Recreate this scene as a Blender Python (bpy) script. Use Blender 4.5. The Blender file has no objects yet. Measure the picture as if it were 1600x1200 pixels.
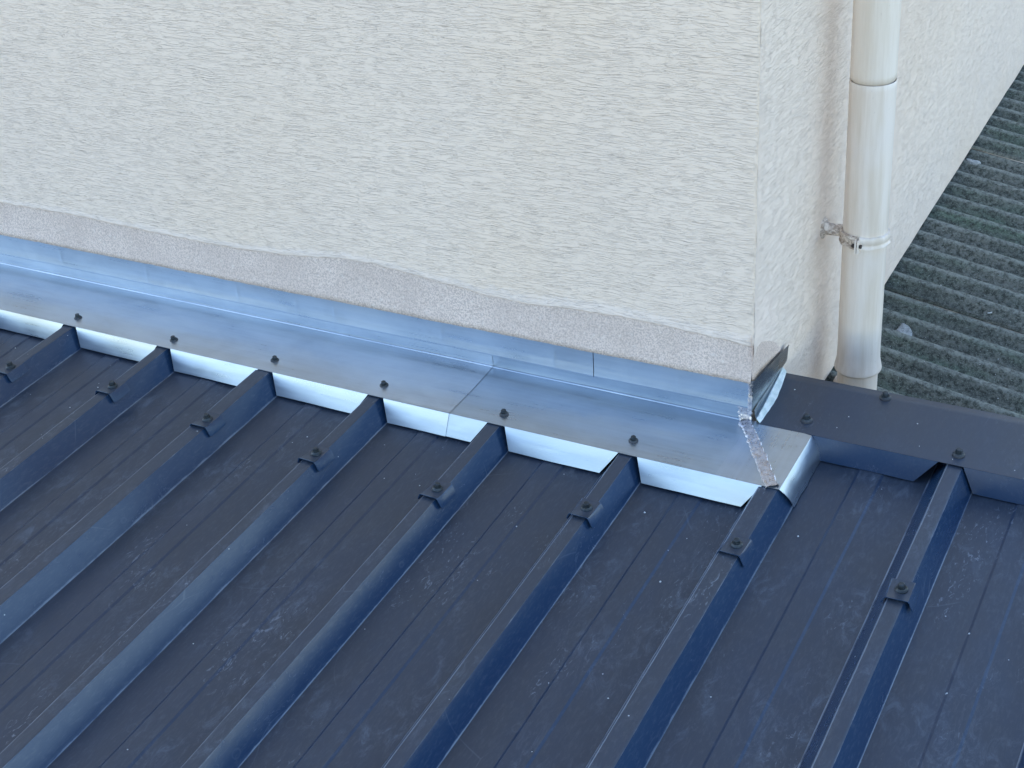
import bpy, bmesh, math, random
from mathutils import Vector, Matrix, noise
random.seed(7)
R = math.radians
sc = bpy.context.scene
col = sc.collection

# ------------------------------------------------------------------ camera
cam_d = bpy.data.cameras.new('camera')
cam = bpy.data.objects.new('camera', cam_d)
col.objects.link(cam)
sc.camera = cam
cam_d.sensor_width = 36.0
cam_d.lens = 49.865
cam_d.clip_start = 0.05
cam_d.clip_end = 3000
rot = Matrix(((0.877305, -0.1890841, 0.4411158),
              (0.4729023, 0.4973275, -0.7273436),
              (-0.0818499, 0.8467069, 0.5257262)))
cam.matrix_world = Matrix.Translation((0.697, -1.909, 1.389)) @ rot.to_4x4()

# ------------------------------------------------------------------ sky, sun, exposure
SUN_EL = 40.0
SUN_DIR = Vector((-0.80, 0.60, 0.0)).normalized()          # horizontal direction TOWARDS the sun (behind the house)
w = bpy.data.worlds.new('World')
sc.world = w
w.use_nodes = True
nt = w.node_tree
nt.nodes.clear()
wo = nt.nodes.new('ShaderNodeOutputWorld')
bg = nt.nodes.new('ShaderNodeBackground')
sk = nt.nodes.new('ShaderNodeTexSky')
sk.sky_type = 'NISHITA'
sk.sun_disc = False
sk.sun_elevation = R(SUN_EL)
sk.sun_rotation = math.atan2(SUN_DIR.x, SUN_DIR.y)
sk.air_density = 1.0
sk.dust_density = 0.4
sk.ozone_density = 1.1
bg.inputs['Strength'].default_value = 0.15
nt.links.new(sk.outputs[0], bg.inputs[0])
nt.links.new(bg.outputs[0], wo.inputs[0])
sd = bpy.data.lights.new('sun', 'SUN')
sd.energy = 3.5
sd.angle = R(0.5)
sd.color = (1.0, 0.94, 0.86)
sun = bpy.data.objects.new('sun', sd)
col.objects.link(sun)
to_sun = Vector((SUN_DIR.x * math.cos(R(SUN_EL)), SUN_DIR.y * math.cos(R(SUN_EL)), math.sin(R(SUN_EL))))
sun.rotation_euler = to_sun.to_track_quat('Z', 'Y').to_euler()
vs = sc.view_settings
vs.view_transform = 'Standard'
vs.look = 'None'
vs.gamma = 1.0
vs.use_curve_mapping = False
vs.exposure = 1.75

# ------------------------------------------------------------------ material helpers
class NT:
    def __init__(s, name):
        s.m = bpy.data.materials.new(name)
        s.m.use_nodes = True
        s.t = s.m.node_tree
        s.t.nodes.clear()
        s.out = s.t.nodes.new('ShaderNodeOutputMaterial')
        s.b = s.t.nodes.new('ShaderNodeBsdfPrincipled')
        s.t.links.new(s.b.outputs[0], s.out.inputs[0])
        s.pos = s.n('ShaderNodeNewGeometry').outputs['Position']
    def n(s, k, **kw):
        x = s.t.nodes.new(k)
        for a, v in kw.items():
            setattr(x, a, v)
        return x
    def l(s, a, b):
        s.t.links.new(a, b)
    def set(s, sock, v):
        if hasattr(v, 'is_output') or isinstance(v, bpy.types.NodeSocket):
            s.l(v, sock)
        else:
            sock.default_value = v
    def mapv(s, scale, rot=(0, 0, 0), loc=(0, 0, 0), src=None):
        m = s.n('ShaderNodeMapping')
        s.l(src or s.pos, m.inputs[0])
        m.inputs['Scale'].default_value = scale
        m.inputs['Rotation'].default_value = rot
        m.inputs['Location'].default_value = loc
        return m.outputs[0]
    def noise(s, v, scale=1.0, detail=4.0, rough=0.55, dist=0.0):
        x = s.n('ShaderNodeTexNoise')
        s.l(v, x.inputs['Vector'])
        x.inputs['Scale'].default_value = scale
        x.inputs['Detail'].default_value = detail
        x.inputs['Roughness'].default_value = rough
        x.inputs['Distortion'].default_value = dist
        return x.outputs['Fac']
    def noisec(s, v, scale=1.0, detail=2.0):
        x = s.n('ShaderNodeTexNoise')
        s.l(v, x.inputs['Vector'])
        x.inputs['Scale'].default_value = scale
        x.inputs['Detail'].default_value = detail
        return x.outputs['Color']
    def vor(s, v, scale, feature='F1', out='Distance', rnd=1.0):
        x = s.n('ShaderNodeTexVoronoi', feature=feature)
        s.l(v, x.inputs['Vector'])
        x.inputs['Scale'].default_value = scale
        x.inputs['Randomness'].default_value = rnd
        return x.outputs[out]
    def ramp(s, f, a, b, lo=0.0, hi=1.0, mode='SMOOTHSTEP'):
        x = s.n('ShaderNodeMapRange', interpolation_type=mode)
        s.l(f, x.inputs[0])
        x.inputs[1].default_value = a
        x.inputs[2].default_value = b
        x.inputs[3].default_value = lo
        x.inputs[4].default_value = hi
        return x.outputs[0]
    def math(s, op, a, b=0.0, c=None):
        x = s.n('ShaderNodeMath', operation=op)
        s.set(x.inputs[0], a)
        s.set(x.inputs[1], b)
        if c is not None:
            s.set(x.inputs[2], c)
        return x.outputs[0]
    def vadd(s, a, b, k):
        x = s.n('ShaderNodeVectorMath', operation='MULTIPLY_ADD')
        s.l(b, x.inputs[0])
        x.inputs[1].default_value = k
        s.l(a, x.inputs[2])
        return x.outputs[0]
    def mix(s, f, a, b):
        x = s.n('ShaderNodeMix', data_type='RGBA')
        s.set(x.inputs[0], f)
        s.set(x.inputs[6], a if not isinstance(a, tuple) else (*a, 1.0) if len(a) == 3 else a)
        s.set(x.inputs[7], b if not isinstance(b, tuple) else (*b, 1.0) if len(b) == 3 else b)
        return x.outputs[2]
    def bump(s, h, dist, strength=1.0, prev=None):
        x = s.n('ShaderNodeBump')
        x.inputs['Strength'].default_value = strength
        x.inputs['Distance'].default_value = dist
        s.l(h, x.inputs['Height'])
        if prev is not None:
            s.l(prev, x.inputs['Normal'])
        return x.outputs[0]
    def fin(s, color=None, rough=None, metal=None, normal=None, spec=None):
        if color is not None:
            s.set(s.b.inputs['Base Color'], (*color, 1.0) if isinstance(color, tuple) else color)
        if rough is not None:
            s.set(s.b.inputs['Roughness'], rough)
        if metal is not None:
            s.set(s.b.inputs['Metallic'], metal)
        if normal is not None:
            s.l(normal, s.b.inputs['Normal'])
        if spec is not None:
            s.b.inputs['Specular IOR Level'].default_value = spec
        return s.m

def mat_render(name, axis, depth, base=(0.93, 0.745, 0.582), k=1.0):
    """scraped 'worm' render: short wandering horizontal grooves in a flat coat"""
    t = NT(name)
    warp = t.noisec(t.mapv((11, 11, 14)), 1.0, 3.0)
    v0 = t.vadd(t.pos, warp, (0.010, 0.010, 0.012))
    wf = t.noisec(t.mapv((120, 120, 140)), 1.0, 2.0)
    v1 = t.vadd(v0, wf, (0.0022, 0.0022, 0.0012))
    def sc(a, b, seed):
        return t.mapv((a * k, b * k, b * k) if axis == 'x' else (b * k, a * k, b * k), src=v1, loc=(seed, seed * 1.7, seed * 0.6))
    def gate(k, seed, lo, hi):
        return t.ramp(t.noise(t.mapv((k * 0.6, k * 0.6, k) if axis == 'x' else (k, k * 0.6, k), loc=(seed, 1, seed)), 1.0, 2.0), lo, hi)
    def line(n_, wd):
        return t.ramp(t.math('ABSOLUTE', t.math('SUBTRACT', n_, 0.5)), wd * 0.25, wd, 1.0, 0.0)
    nA = t.noise(sc(13, 125, 1), 1.0, 1.0, 0.4)
    nB = t.noise(sc(18, 190, 5), 1.0, 1.0, 0.4)
    nC = t.noise(sc(24, 270, 9), 1.0, 1.0, 0.4)
    lA = t.math('MULTIPLY', line(nA, 0.030), gate(45, 2, 0.34, 0.52))
    lB = t.math('MULTIPLY', line(nB, 0.034), gate(60, 6, 0.36, 0.54))
    lC = t.math('MULTIPLY', line(nC, 0.040), gate(80, 11, 0.40, 0.58))
    groove = t.math('MAXIMUM', t.math('MAXIMUM', lA, t.math('MULTIPLY', lB, 0.85)), t.math('MULTIPLY', lC, 0.6))
    step = t.math('MULTIPLY_ADD', t.ramp(nB, 0.47, 0.53), 0.22, t.math('MULTIPLY', t.ramp(nA, 0.48, 0.52), 0.30))
    h = t.math('SUBTRACT', 1.0, groove)
    hs = t.math('ADD', h, step)
    fine = t.noise(t.mapv((600, 600, 600)), 1.0, 3.0, 0.6)
    swell = t.noise(t.mapv((30, 30, 60)), 1.0, 2.0)
    hh = t.math('MULTIPLY_ADD', fine, 0.22, hs)
    hh = t.math('MULTIPLY_ADD', swell, 0.6, hh)
    nm = t.bump(hh, depth, 1.0)
    big = t.noise(t.mapv((1.6, 1.6, 1.6)), 1.0, 4.0)
    c = t.mix(t.ramp(big, 0.3, 0.7), base, (base[0] * 0.95, base[1] * 0.955, base[2] * 0.97))
    warm = t.noise(t.mapv((1.8, 1.8, 1.5), loc=(4, 2, 1)), 1.0, 5.0)
    c = t.mix(t.ramp(warm, 0.46, 0.72, 0.0, 0.35), c, (base[0] * 0.99, base[1] * 0.93, base[2] * 0.84))
    c = t.mix(t.math('MULTIPLY', t.math('SUBTRACT', 1.0, h), 0.02), c, (base[0] * 0.62, base[1] * 0.6, base[2] * 0.58))
    fl = t.ramp(t.noise(t.mapv((55, 55, 60)), 1.0, 2.0), 0.3, 0.7, 0.0, 0.12)
    c = t.mix(fl, c, (base[0] * 1.06, base[1] * 1.06, base[2] * 1.08))
    # pale filler wiped over the coat beside the fresh patch
    at = t.n('ShaderNodeAttribute', attribute_name='smear')
    e = t.noise(t.mapv((40, 40, 70)), 1.0, 4.0, 0.7)
    sm = t.math('SUBTRACT', t.math('MULTIPLY', at.outputs['Fac'], 1.5), e)
    sm = t.ramp(sm, 0.0, 0.35, 0.0, 0.8)
    c = t.mix(sm, c, (0.93, 0.765, 0.635))
    return t.fin(c, 0.9, 0.0, nm, 0.25)

def mat_plaster():
    t = NT('sand_plaster')
    g = t.noise(t.mapv((330, 330, 330)), 1.0, 3.0, 0.7)
    g2 = t.noise(t.mapv((130, 130, 130)), 1.0, 2.0, 0.6)
    b = t.noise(t.mapv((10, 10, 10)), 1.0, 4.0)
    c = t.mix(t.ramp(b, 0.3, 0.7), (0.72, 0.575, 0.475), (0.83, 0.67, 0.555))
    c = t.mix(t.ramp(g, 0.38, 0.60), (0.54, 0.42, 0.345), c)
    c = t.mix(t.ramp(g2, 0.60, 0.72, 0, 0.4), c, (0.84, 0.74, 0.64))
    nm = t.bump(t.math('ADD', g, g2), 0.0012)
    return t.fin(c, 0.95, 0.0, nm, 0.2)

def mat_pale_filler():
    t = NT('pale_filler')
    g = t.noise(t.mapv((200, 200, 200)), 1.0, 3.0, 0.7)
    b = t.noise(t.mapv((22, 22, 22)), 1.0, 4.0)
    c = t.mix(t.ramp(b, 0.35, 0.65), (0.80, 0.69, 0.60), (0.88, 0.76, 0.64))
    c = t.mix(t.ramp(g, 0.35, 0.6, 0.35, 0), c, (0.66, 0.56, 0.48))
    return t.fin(c, 0.95, 0.0, t.bump(g, 0.0008), 0.2)

def mat_zinc(name, axis='x', base=(0.57, 0.62, 0.66), r0=0.27, r1=0.37):
    t = NT(name)
    st = (3, 160, 160) if axis == 'x' else (160, 3, 160)
    streak = t.noise(t.mapv(st), 1.0, 4.0, 0.6)
    cloud = t.noise(t.mapv((7, 14, 14)), 1.0, 5.0, 0.6, 0.4)
    smud = t.noise(t.mapv((26, 60, 60), loc=(5, 1, 2)), 1.0, 5.0, 0.7)
    k = tuple(x * 0.80 for x in base)
    c = t.mix(t.ramp(cloud, 0.3, 0.7), k, base)
    c = t.mix(t.ramp(streak, 0.3, 0.7, 0, 0.30), c, tuple(min(1, x * 1.15) for x in base))
    c = t.mix(t.ramp(smud, 0.58, 0.80, 0, 0.12), c, tuple(x * 0.66 for x in base))
    rg = t.math('ADD', t.ramp(cloud, 0.25, 0.75, r0, r1), t.ramp(streak, 0.3, 0.7, -0.03, 0.05))
    wav = t.noise(t.mapv((2.2, 9, 9)), 1.0, 2.0)
    nm = t.bump(wav, 0.004, 0.8)
    t.b.inputs['Anisotropic'].default_value = 0.3
    return t.fin(c, rg, 0.92, nm)

def mat_paint(name, dust=1.0, base=(0.012, 0.034, 0.080), edge=False):
    """slate-blue coil-coated steel with dust, scuffs, foot marks and mortar specks"""
    t = NT(name)
    pv = t.pos
    cloud = t.noise(t.mapv((2.5, 1.6, 2.5)), 1.0, 5.0, 0.6)
    scuff = t.noise(t.mapv((46, 22, 46), rot=(0, 0, 0.2)), 1.0, 8.0, 0.8, 0.7)
    blot = t.noise(t.mapv((7.5, 4.0, 7.5), loc=(3, 3, 0)), 1.0, 3.0, 0.5)
    fine = t.noise(t.mapv((230, 60, 230)), 1.0, 3.0, 0.7)
    c = t.mix(t.ramp(cloud, 0.3, 0.7), base, (base[0] * 1.45, base[1] * 1.25, base[2] * 1.12))
    # grey dust settles on whatever lies flat; folded sides stay clean
    gn = t.n('ShaderNodeNewGeometry')
    sx = t.n('ShaderNodeSeparateXYZ')
    t.l(gn.outputs['True Normal'], sx.inputs[0])
    flat = t.ramp(sx.outputs[2], 0.78, 0.985)
    veil = t.noise(t.mapv((14, 6, 14), loc=(2, 6, 1)), 1.0, 5.0, 0.65)
    c = t.mix(t.math('MULTIPLY', flat, t.ramp(veil, 0.25, 0.75, 0.62, 0.86)), c, (0.037, 0.043, 0.053))
    d1 = t.math('MULTIPLY', t.ramp(scuff, 0.47, 0.72), t.ramp(blot, 0.40, 0.66))
    c = t.mix(t.math('MULTIPLY', t.math('MULTIPLY', d1, t.ramp(sx.outputs[2], 0.5, 0.97, 0.05, 1.0)), 0.55 * dust), c, (0.17, 0.195, 0.23))
    c = t.mix(t.ramp(fine, 0.45, 0.8, 0.0, 0.16 * dust), c, (0.16, 0.18, 0.20))
    fl = t.noise(t.mapv((120, 42, 120), rot=(0, 0, 0.25), loc=(6, 1, 3)), 1.0, 5.0, 0.7, 1.6)
    gt = t.noise(t.mapv((8, 3.4, 8), loc=(11, 5, 0)), 1.0, 3.0, 0.6)
    d2 = t.math('MULTIPLY', t.math('MULTIPLY', t.ramp(fl, 0.56, 0.68), t.ramp(gt, 0.52, 0.66)), t.ramp(sx.outputs[2], 0.5, 0.97, 0.02, 1.0))
    c = t.mix(t.math('MULTIPLY', d2, 0.6 * dust), c, (0.27, 0.30, 0.34))
    # thin curved scratches
    wv = t.vadd(t.mapv((5.5, 3.4, 5.5), rot=(0, 0, 0.5)), t.noisec(t.mapv((3, 3, 3)), 1.0, 1.0), (1.5, 1.5, 1.5))
    cr = t.vor(wv, 1.6, 'DISTANCE_TO_EDGE')
    gate = t.ramp(t.noise(t.mapv((6, 6, 6), loc=(9, 2, 4)), 1.0, 2.0), 0.56, 0.66)
    scr = t.math('MULTIPLY', t.ramp(cr, 0.0, 0.010, 1.0, 0.0), gate)
    c = t.mix(t.math('MULTIPLY', scr, 0.12 * dust), c, (0.28, 0.32, 0.36))
    # dried drip rings
    rv = t.vor(t.mapv((34, 26, 34)), 1.0, 'F1')
    rc = t.vor(t.mapv((34, 26, 34)), 1.0, 'F1', 'Color')
    sep = t.n('ShaderNodeSeparateColor')
    t.l(rc, sep.inputs[0])
    pick = t.math('GREATER_THAN', sep.outputs[0], 0.90)
    ring = t.math('MULTIPLY', t.ramp(rv, 0.16, 0.21), t.ramp(rv, 0.22, 0.27, 1, 0))
    ring = t.math('MULTIPLY', t.math('MULTIPLY', ring, pick), 0.07 * dust)
    c = t.mix(ring, c, (0.22, 0.25, 0.29))
    # mortar specks
    sv = t.vor(t.mapv((75, 75, 75), loc=(1, 4, 2)), 1.0, 'F1')
    scol = t.vor(t.mapv((75, 75, 75), loc=(1, 4, 2)), 1.0, 'F1', 'Color')
    sp2 = t.n('ShaderNodeSeparateColor')
    t.l(scol, sp2.inputs[0])
    pk = t.math('GREATER_THAN', sp2.outputs[1], 0.975)
    sp = t.math('MULTIPLY', t.math('LESS_THAN', sv, 0.085), pk)
    c = t.mix(t.math('MULTIPLY', sp, 0.75 * min(1, dust)), c, (0.55, 0.58, 0.60))
    at = t.n('ShaderNodeAttribute', attribute_name='wear')
    wn = t.noise(t.mapv((40, 16, 40), loc=(7, 7, 7)), 1.0, 4.0, 0.7)
    wr = t.math('MULTIPLY', t.ramp(t.math('SUBTRACT', at.outputs['Fac'], wn), 0.0, 0.35), 0.7)
    c = t.mix(wr, c, (0.23, 0.26, 0.30))
    rg = t.math('ADD', t.math('MULTIPLY_ADD', flat, 0.22, t.ramp(cloud, 0.3, 0.7, 0.18, 0.23)), t.math('MULTIPLY', d1, 0.2))
    wav = t.noise(t.mapv((5, 2.0, 5)), 1.0, 2.0)
    nm = t.bump(wav, 0.004, 0.6)
    nm = t.bump(t.noise(t.mapv((900, 900, 900)), 1.0, 2.0), 0.00005, 1.0, nm)
    return t.fin(c, rg, 0.0, nm, 0.55)

def mat_dark(name, c, rough=0.5, metal=0.0):
    t = NT(name)
    g = t.noise(t.mapv((90, 90, 90)), 1.0, 4.0, 0.7)
    cc = t.mix(t.ramp(g, 0.4, 0.7), c, tuple(x * 1.7 + 0.01 for x in c))
    return t.fin(cc, rough, metal, t.bump(g, 0.0004))

def mat_pipe(name, base=(0.86, 0.755, 0.64), dirt=0.5):
    t = NT(name)
    run = t.noise(t.mapv((45, 45, 3.0)), 1.0, 5.0, 0.65)
    cl = t.noise(t.mapv((12, 12, 6)), 1.0, 4.0)
    sp = t.noise(t.mapv((140, 140, 90)), 1.0, 3.0, 0.7)
    c = t.mix(t.ramp(run, 0.35, 0.7, 0, 0.95 * dirt), base, (base[0] * 0.84, base[1] * 0.80, base[2] * 0.74))
    c = t.mix(t.ramp(cl, 0.5, 0.75, 0, 0.35), c, (base[0] * 0.95, base[1] * 0.97, base[2] * 1.04))
    c = t.mix(t.ramp(sp, 0.66, 0.76, 0, 0.5 * dirt), c, (0.48, 0.41, 0.33))
    return t.fin(c, t.ramp(cl, 0.3, 0.7, 0.36, 0.5), 0.0, t.bump(cl, 0.0015, 0.7), 0.45)

def mat_bracket():
    t = NT('flaking_bracket_paint')
    g = t.noise(t.mapv((85, 85, 110)), 1.0, 5.0, 0.7, 0.8)
    g2 = t.noise(t.mapv((260, 260, 260)), 1.0, 3.0, 0.7)
    c = t.mix(t.ramp(g, 0.40, 0.62), (0.40, 0.31, 0.24), (0.82, 0.71, 0.60))
    c = t.mix(t.ramp(g, 0.33, 0.38, 0.6, 0), c, (0.16, 0.10, 0.07))
    c = t.mix(t.ramp(g2, 0.62, 0.72, 0, 0.6), c, (0.22, 0.15, 0.11))
    return t.fin(c, 0.65, 0.0, t.bump(t.math('ADD', g, g2), 0.0012))

def mat_fibre():
    t = NT('mossy_fibre_cement')
    b = t.noise(t.mapv((4, 6, 4)), 1.0, 5.0, 0.6)
    mossn = t.noise(t.mapv((2.6, 8, 3), loc=(2, 0, 0)), 1.0, 4.0, 0.6)
    hairw = t.vadd(t.pos, t.noisec(t.mapv((60, 60, 60)), 1.0, 2.0), (0.012, 0.012, 0.012))
    h1 = t.noise(t.mapv((520, 150, 400), rot=(0, 0, 0.5), src=hairw), 1.0, 3.0, 0.65)
    h2 = t.noise(t.mapv((150, 480, 400), rot=(0, 0, -0.35), loc=(3, 8, 1), src=hairw), 1.0, 3.0, 0.65)
    hair = t.math('MAXIMUM', h1, h2)
    sp = t.noise(t.mapv((95, 95, 95)), 1.0, 5.0, 0.75)
    c = t.mix(t.ramp(b, 0.32, 0.68), (0.150, 0.158, 0.135), (0.245, 0.242, 0.205))
    c = t.mix(t.ramp(mossn, 0.46, 0.70, 0, 0.75), c, (0.14, 0.215, 0.14))
    c = t.mix(t.ramp(sp, 0.36, 0.62), (0.060, 0.064, 0.054), c)
    c = t.mix(t.ramp(hair, 0.56, 0.72, 0, 0.8), c, (0.33, 0.36, 0.30))
    # crests paler than the valleys: the highlight along each crest put into the colour
    at = t.n('ShaderNodeAttribute', attribute_name='crest')
    cr = t.math('MULTIPLY', t.ramp(at.outputs['Fac'], 0.74, 1.0), t.ramp(sp, 0.3, 0.7, 0.15, 0.75))
    c = t.mix(cr, c, (0.38, 0.39, 0.34))
    hh = t.math('ADD', t.math('MULTIPLY', hair, 0.8), sp)
    return t.fin(c, 0.97, 0.0, t.bump(hh, 0.0045, 1.0), 0.1)

def mat_ground():
    t = NT('yard_ground')
    b = t.noise(t.mapv((0.15, 0.15, 0.15)), 1.0, 6.0, 0.6)
    c = t.mix(t.ramp(b, 0.3, 0.7), (0.13, 0.15, 0.10), (0.24, 0.22, 0.18))
    return t.fin(c, 0.95, 0.0, None, 0.2)

M = {
    'render_x': mat_render('scraped_render_front', 'x', 0.00066, k=1.2),
    'render_y': mat_render('scraped_render_side', 'y', 0.00065, (0.90, 0.745, 0.61), 1.35),
    'plaster': mat_plaster(),
    'filler': mat_pale_filler(),
    'zinc': mat_zinc('galvanised_sheet'),
    'zinc_b': mat_zinc('galvanised_sheet_duller', base=(0.49, 0.55, 0.60), r0=0.27, r1=0.38),
    'zinc_y': mat_zinc('galvanised_return', 'y', base=(0.52, 0.57, 0.62), r0=0.24, r1=0.34),
    'zinc_s': mat_zinc('galvanised_smooth_dark_reflection', 'y', base=(0.34, 0.38, 0.41), r0=0.18, r1=0.26),  # base darkened: reflection of the dark trim put into the side return's colour
    'paint': mat_paint('slate_blue_coated_steel'),
    'cap': mat_paint('slate_blue_trim', dust=0.5),
    'screw': mat_dark('dark_screw', (0.020, 0.026, 0.030), 0.42, 0.2),
    'washer': mat_dark('rubber_washer', (0.030, 0.032, 0.036), 0.55),
    'pipe': mat_pipe('cream_pipe', dirt=0.9),
    'pipe_low': mat_pipe('cream_pipe_lower', (0.84, 0.735, 0.63), 1.0),
    'bracket': mat_bracket(),
    'bolt': mat_dark('rusty_bolt', (0.035, 0.025, 0.020), 0.6, 0.3),
    'fibre': mat_fibre(),
    'ground': mat_ground(),
    'solder': None, 'sealant': None, 'chip': None,
}
t = NT('solder_bead')
g = t.noise(t.mapv((130, 130, 130)), 1.0, 4.0, 0.6)
M['solder'] = t.fin(t.mix(t.ramp(g, 0.35, 0.65), (0.50, 0.47, 0.47), (0.68, 0.64, 0.64)), t.ramp(g, 0.3, 0.7, 0.2, 0.42), 0.85, t.bump(g, 0.0008))
t = NT('acrylic_sealant')
g = t.noise(t.mapv((60, 60, 60)), 1.0, 4.0, 0.6)
M['sealant'] = t.fin(t.mix(t.ramp(g, 0.35, 0.65), (0.55, 0.62, 0.58), (0.74, 0.78, 0.74)), 0.45, 0.0, t.bump(g, 0.003))
t = NT('pale_chip')
g = t.noise(t.mapv((150, 150, 150)), 1.0, 3.0, 0.6)
M['chip'] = t.fin(t.mix(g, (0.55, 0.55, 0.52), (0.78, 0.78, 0.75)), 0.8, 0.0)
t = NT('lichen_crust')
g = t.noise(t.mapv((160, 160, 160)), 1.0, 5.0, 0.75)
M['lichen'] = t.fin(t.mix(t.ramp(g, 0.35, 0.62), (0.24, 0.25, 0.24), (0.46, 0.46, 0.44)), 0.95, 0.0, t.bump(g, 0.003))

# ------------------------------------------------------------------ object helpers
def tag(o, label=None, cat=None, group=None, kind=None):
    if label: o['label'] = label
    if cat: o['category'] = cat
    if group: o['group'] = group
    if kind: o['kind'] = kind
    return o

def empty(name, loc):
    o = bpy.data.objects.new(name, None)
    o.empty_display_size = 0.05
    col.objects.link(o)
    o.location = loc
    return o

def wloc(o):
    v = Vector((0, 0, 0))
    while o is not None:
        v += o.location
        o = o.parent
    return v

def obj(name, verts, faces, mat, parent=None, loc=None, smooth=False, kind=None):
    """verts in world coordinates; the object's origin is put at loc (or at the parent's origin)"""
    base = wloc(parent) if parent else Vector((0, 0, 0))
    o0 = Vector(loc) if loc is not None else base
    me = bpy.data.meshes.new(name)
    me.from_pydata([tuple(Vector(v) - o0) for v in verts], [], faces)
    me.materials.append(mat)
    me.update()
    if smooth:
        for p in me.polygons:
            p.use_smooth = True
    o = bpy.data.objects.new(name, me)
    col.objects.link(o)
    o.parent = parent
    o.location = o0 - base
    if kind: o['kind'] = kind
    return o

class MB:
    def __init__(s):
        s.v = []; s.f = []
    def add(s, vs, fs):
        k = len(s.v)
        s.v += [tuple(x) for x in vs]
        s.f += [tuple(i + k for i in f) for f in fs]
    def box(s, a, b):
        x0, y0, z0 = a; x1, y1, z1 = b
        s.add([(x0, y0, z0), (x1, y0, z0), (x1, y1, z0), (x0, y1, z0), (x0, y0, z1), (x1, y0, z1), (x1, y1, z1), (x0, y1, z1)],
              [(0, 3, 2, 1), (4, 5, 6, 7), (0, 1, 5, 4), (1, 2, 6, 5), (2, 3, 7, 6), (3, 0, 4, 7)])
    def grid(s, rows):
        n = len(rows[0])
        vs = [p for r in rows for p in r]
        fs = []
        for i in range(len(rows) - 1):
            for j in range(n - 1):
                a = i * n + j
                fs.append((a, a + 1, a + n + 1, a + n))
        s.add(vs, fs)
    def cyl(s, c, axis, r0, r1, h, n=24, caps=True, ph=0.0):
        """frustum from c along axis"""
        c = Vector(c); ax = Vector(axis).normalized()
        q = ax.to_track_quat('Z', 'Y')
        vs = []
        for k, (r, d) in enumerate(((r0, 0.0), (r1, h))):
            for i in range(n):
                a = 2 * math.pi * i / n + ph
                vs.append(c + q @ Vector((r * math.cos(a), r * math.sin(a), d)))
        fs = [(i, (i + 1) % n, n + (i + 1) % n, n + i) for i in range(n)]
        if caps:
            fs.append(tuple(range(n))[::-1]); fs.append(tuple(range(n, 2 * n)))
        s.add(vs, fs)
    def lathe(s, c, prof, n=48, sx=1.0):
        c = Vector(c)
        rows = []
        for r, z in prof:
            rows.append([c + Vector((r * math.cos(2 * math.pi * i / n), r * math.sin(2 * math.pi * i / n), z)) for i in range(n + 1)])
        s.grid(rows)
    def build(s, name, mat, parent=None, loc=None, smooth=False, kind=None):
        return obj(name, s.v, s.f, mat, parent, loc, smooth, kind)

SL = 0.02675                        # roof pitch, radians
CS, SN = math.cos(SL), math.sin(SL)
def RP(x, y, h=0.0):
    """roof coordinates (along wall, up the slope, height above the pan) to world"""
    return Vector((x, y * CS - h * SN, y * SN + h * CS))
NR = Vector((0, -SN, CS))

def nz(x, y=0.0, z=0.0):
    return noise.noise(Vector((x, y, z)))

def mark_sharp(o, ang=30):
    me = o.data
    for p in me.polygons: p.use_smooth = True
    bm = bmesh.new(); bm.from_mesh(me)
    for e in bm.edges:
        if len(e.link_faces) == 2 and e.calc_face_angle(0) > R(ang):
            e.smooth = False
    bm.to_mesh(me); bm.free()
    return o

# ------------------------------------------------------------------ big structure
g = MB(); g.box((-400, -400, -3.6), (400, 400, -3.2))
tag(g.build('ground', M['ground'], loc=(0, 0, -3.2)), 'open yard ground far below the roofs', kind='structure')
g = MB()
g.box((-8, -3.0, -3.2), (1.18, 0.10, -0.16))
tag(g.build('lower_wall', M['filler'], loc=(0, 0, -3.2)), kind='structure')
g = MB()
g.box((0.006, 0.22, -3.2), (2.45, 8.9, -0.72))
tag(g.build('annex_wall', M['filler'], loc=(1.2, 4, -3.2)), kind='structure')

# --- house: a solid body with render coats and repair patches
house = empty('house_wall', (-4, 4.5, -3.2))
tag(house, 'cream rendered house wall with vertical corner and beige repair band above the metal flashing', 'house')
WB = -0.128
b = MB()
b.box((-8, 0.012, WB), (-0.012, 9.0, 6.0))
b.box((-8, 0.16, -3.2), (-0.03, 9.0, WB - 0.001))
b.build('masonry', M['filler'], house)

TOP = 6.0
# wavy top edge of the beige band on the front
band = [(-3.2, .19), (-2.4, .193), (-1.71, .194), (-1.486, .197), (-1.311, .192), (-1.156, .189), (-1.054, .189), (-.951, .194), (-.859, .203), (-.80, .210), (-.741, .210), (-.662, .204), (-.56, .195), (-.50, .188), (-.416, .186), (-.317, .192), (-.219, .195), (-.123, .192), (-.045, .187), (0.01, .183)]
def band_z(x):
    for (a, za), (c, zc) in zip(band, band[1:]):
        if x <= c:
            k = (x - a) / (c - a)
            return za + (zc - za) * k + 0.0020 * nz(x * 40, 3.1) + 0.0018 * nz(x * 130, 7)
    return band[-1][1]
def corner_x(z):
    return 0.0035 + 0.011 * min(1.0, max(0.0, z / 0.8)) * 0.9 + 0.0013 * nz(z * 18, 5.5) + 0.0009 * nz(z * 75, 1.5)
xs = [-8.0, -5.0] + [-3.2 + 0.01 * i for i in range(318)] + [-0.022, -0.010, 0.0]
offs = [0.0, 0.0004, 0.004, 0.008, 0.013, 0.02, 0.028, 0.04, 0.06] + [0.09 + 0.03 * i for i in range(20)] + [0.9, 1.3, 2.0, 6.2]
rows = []; sm = []
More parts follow.
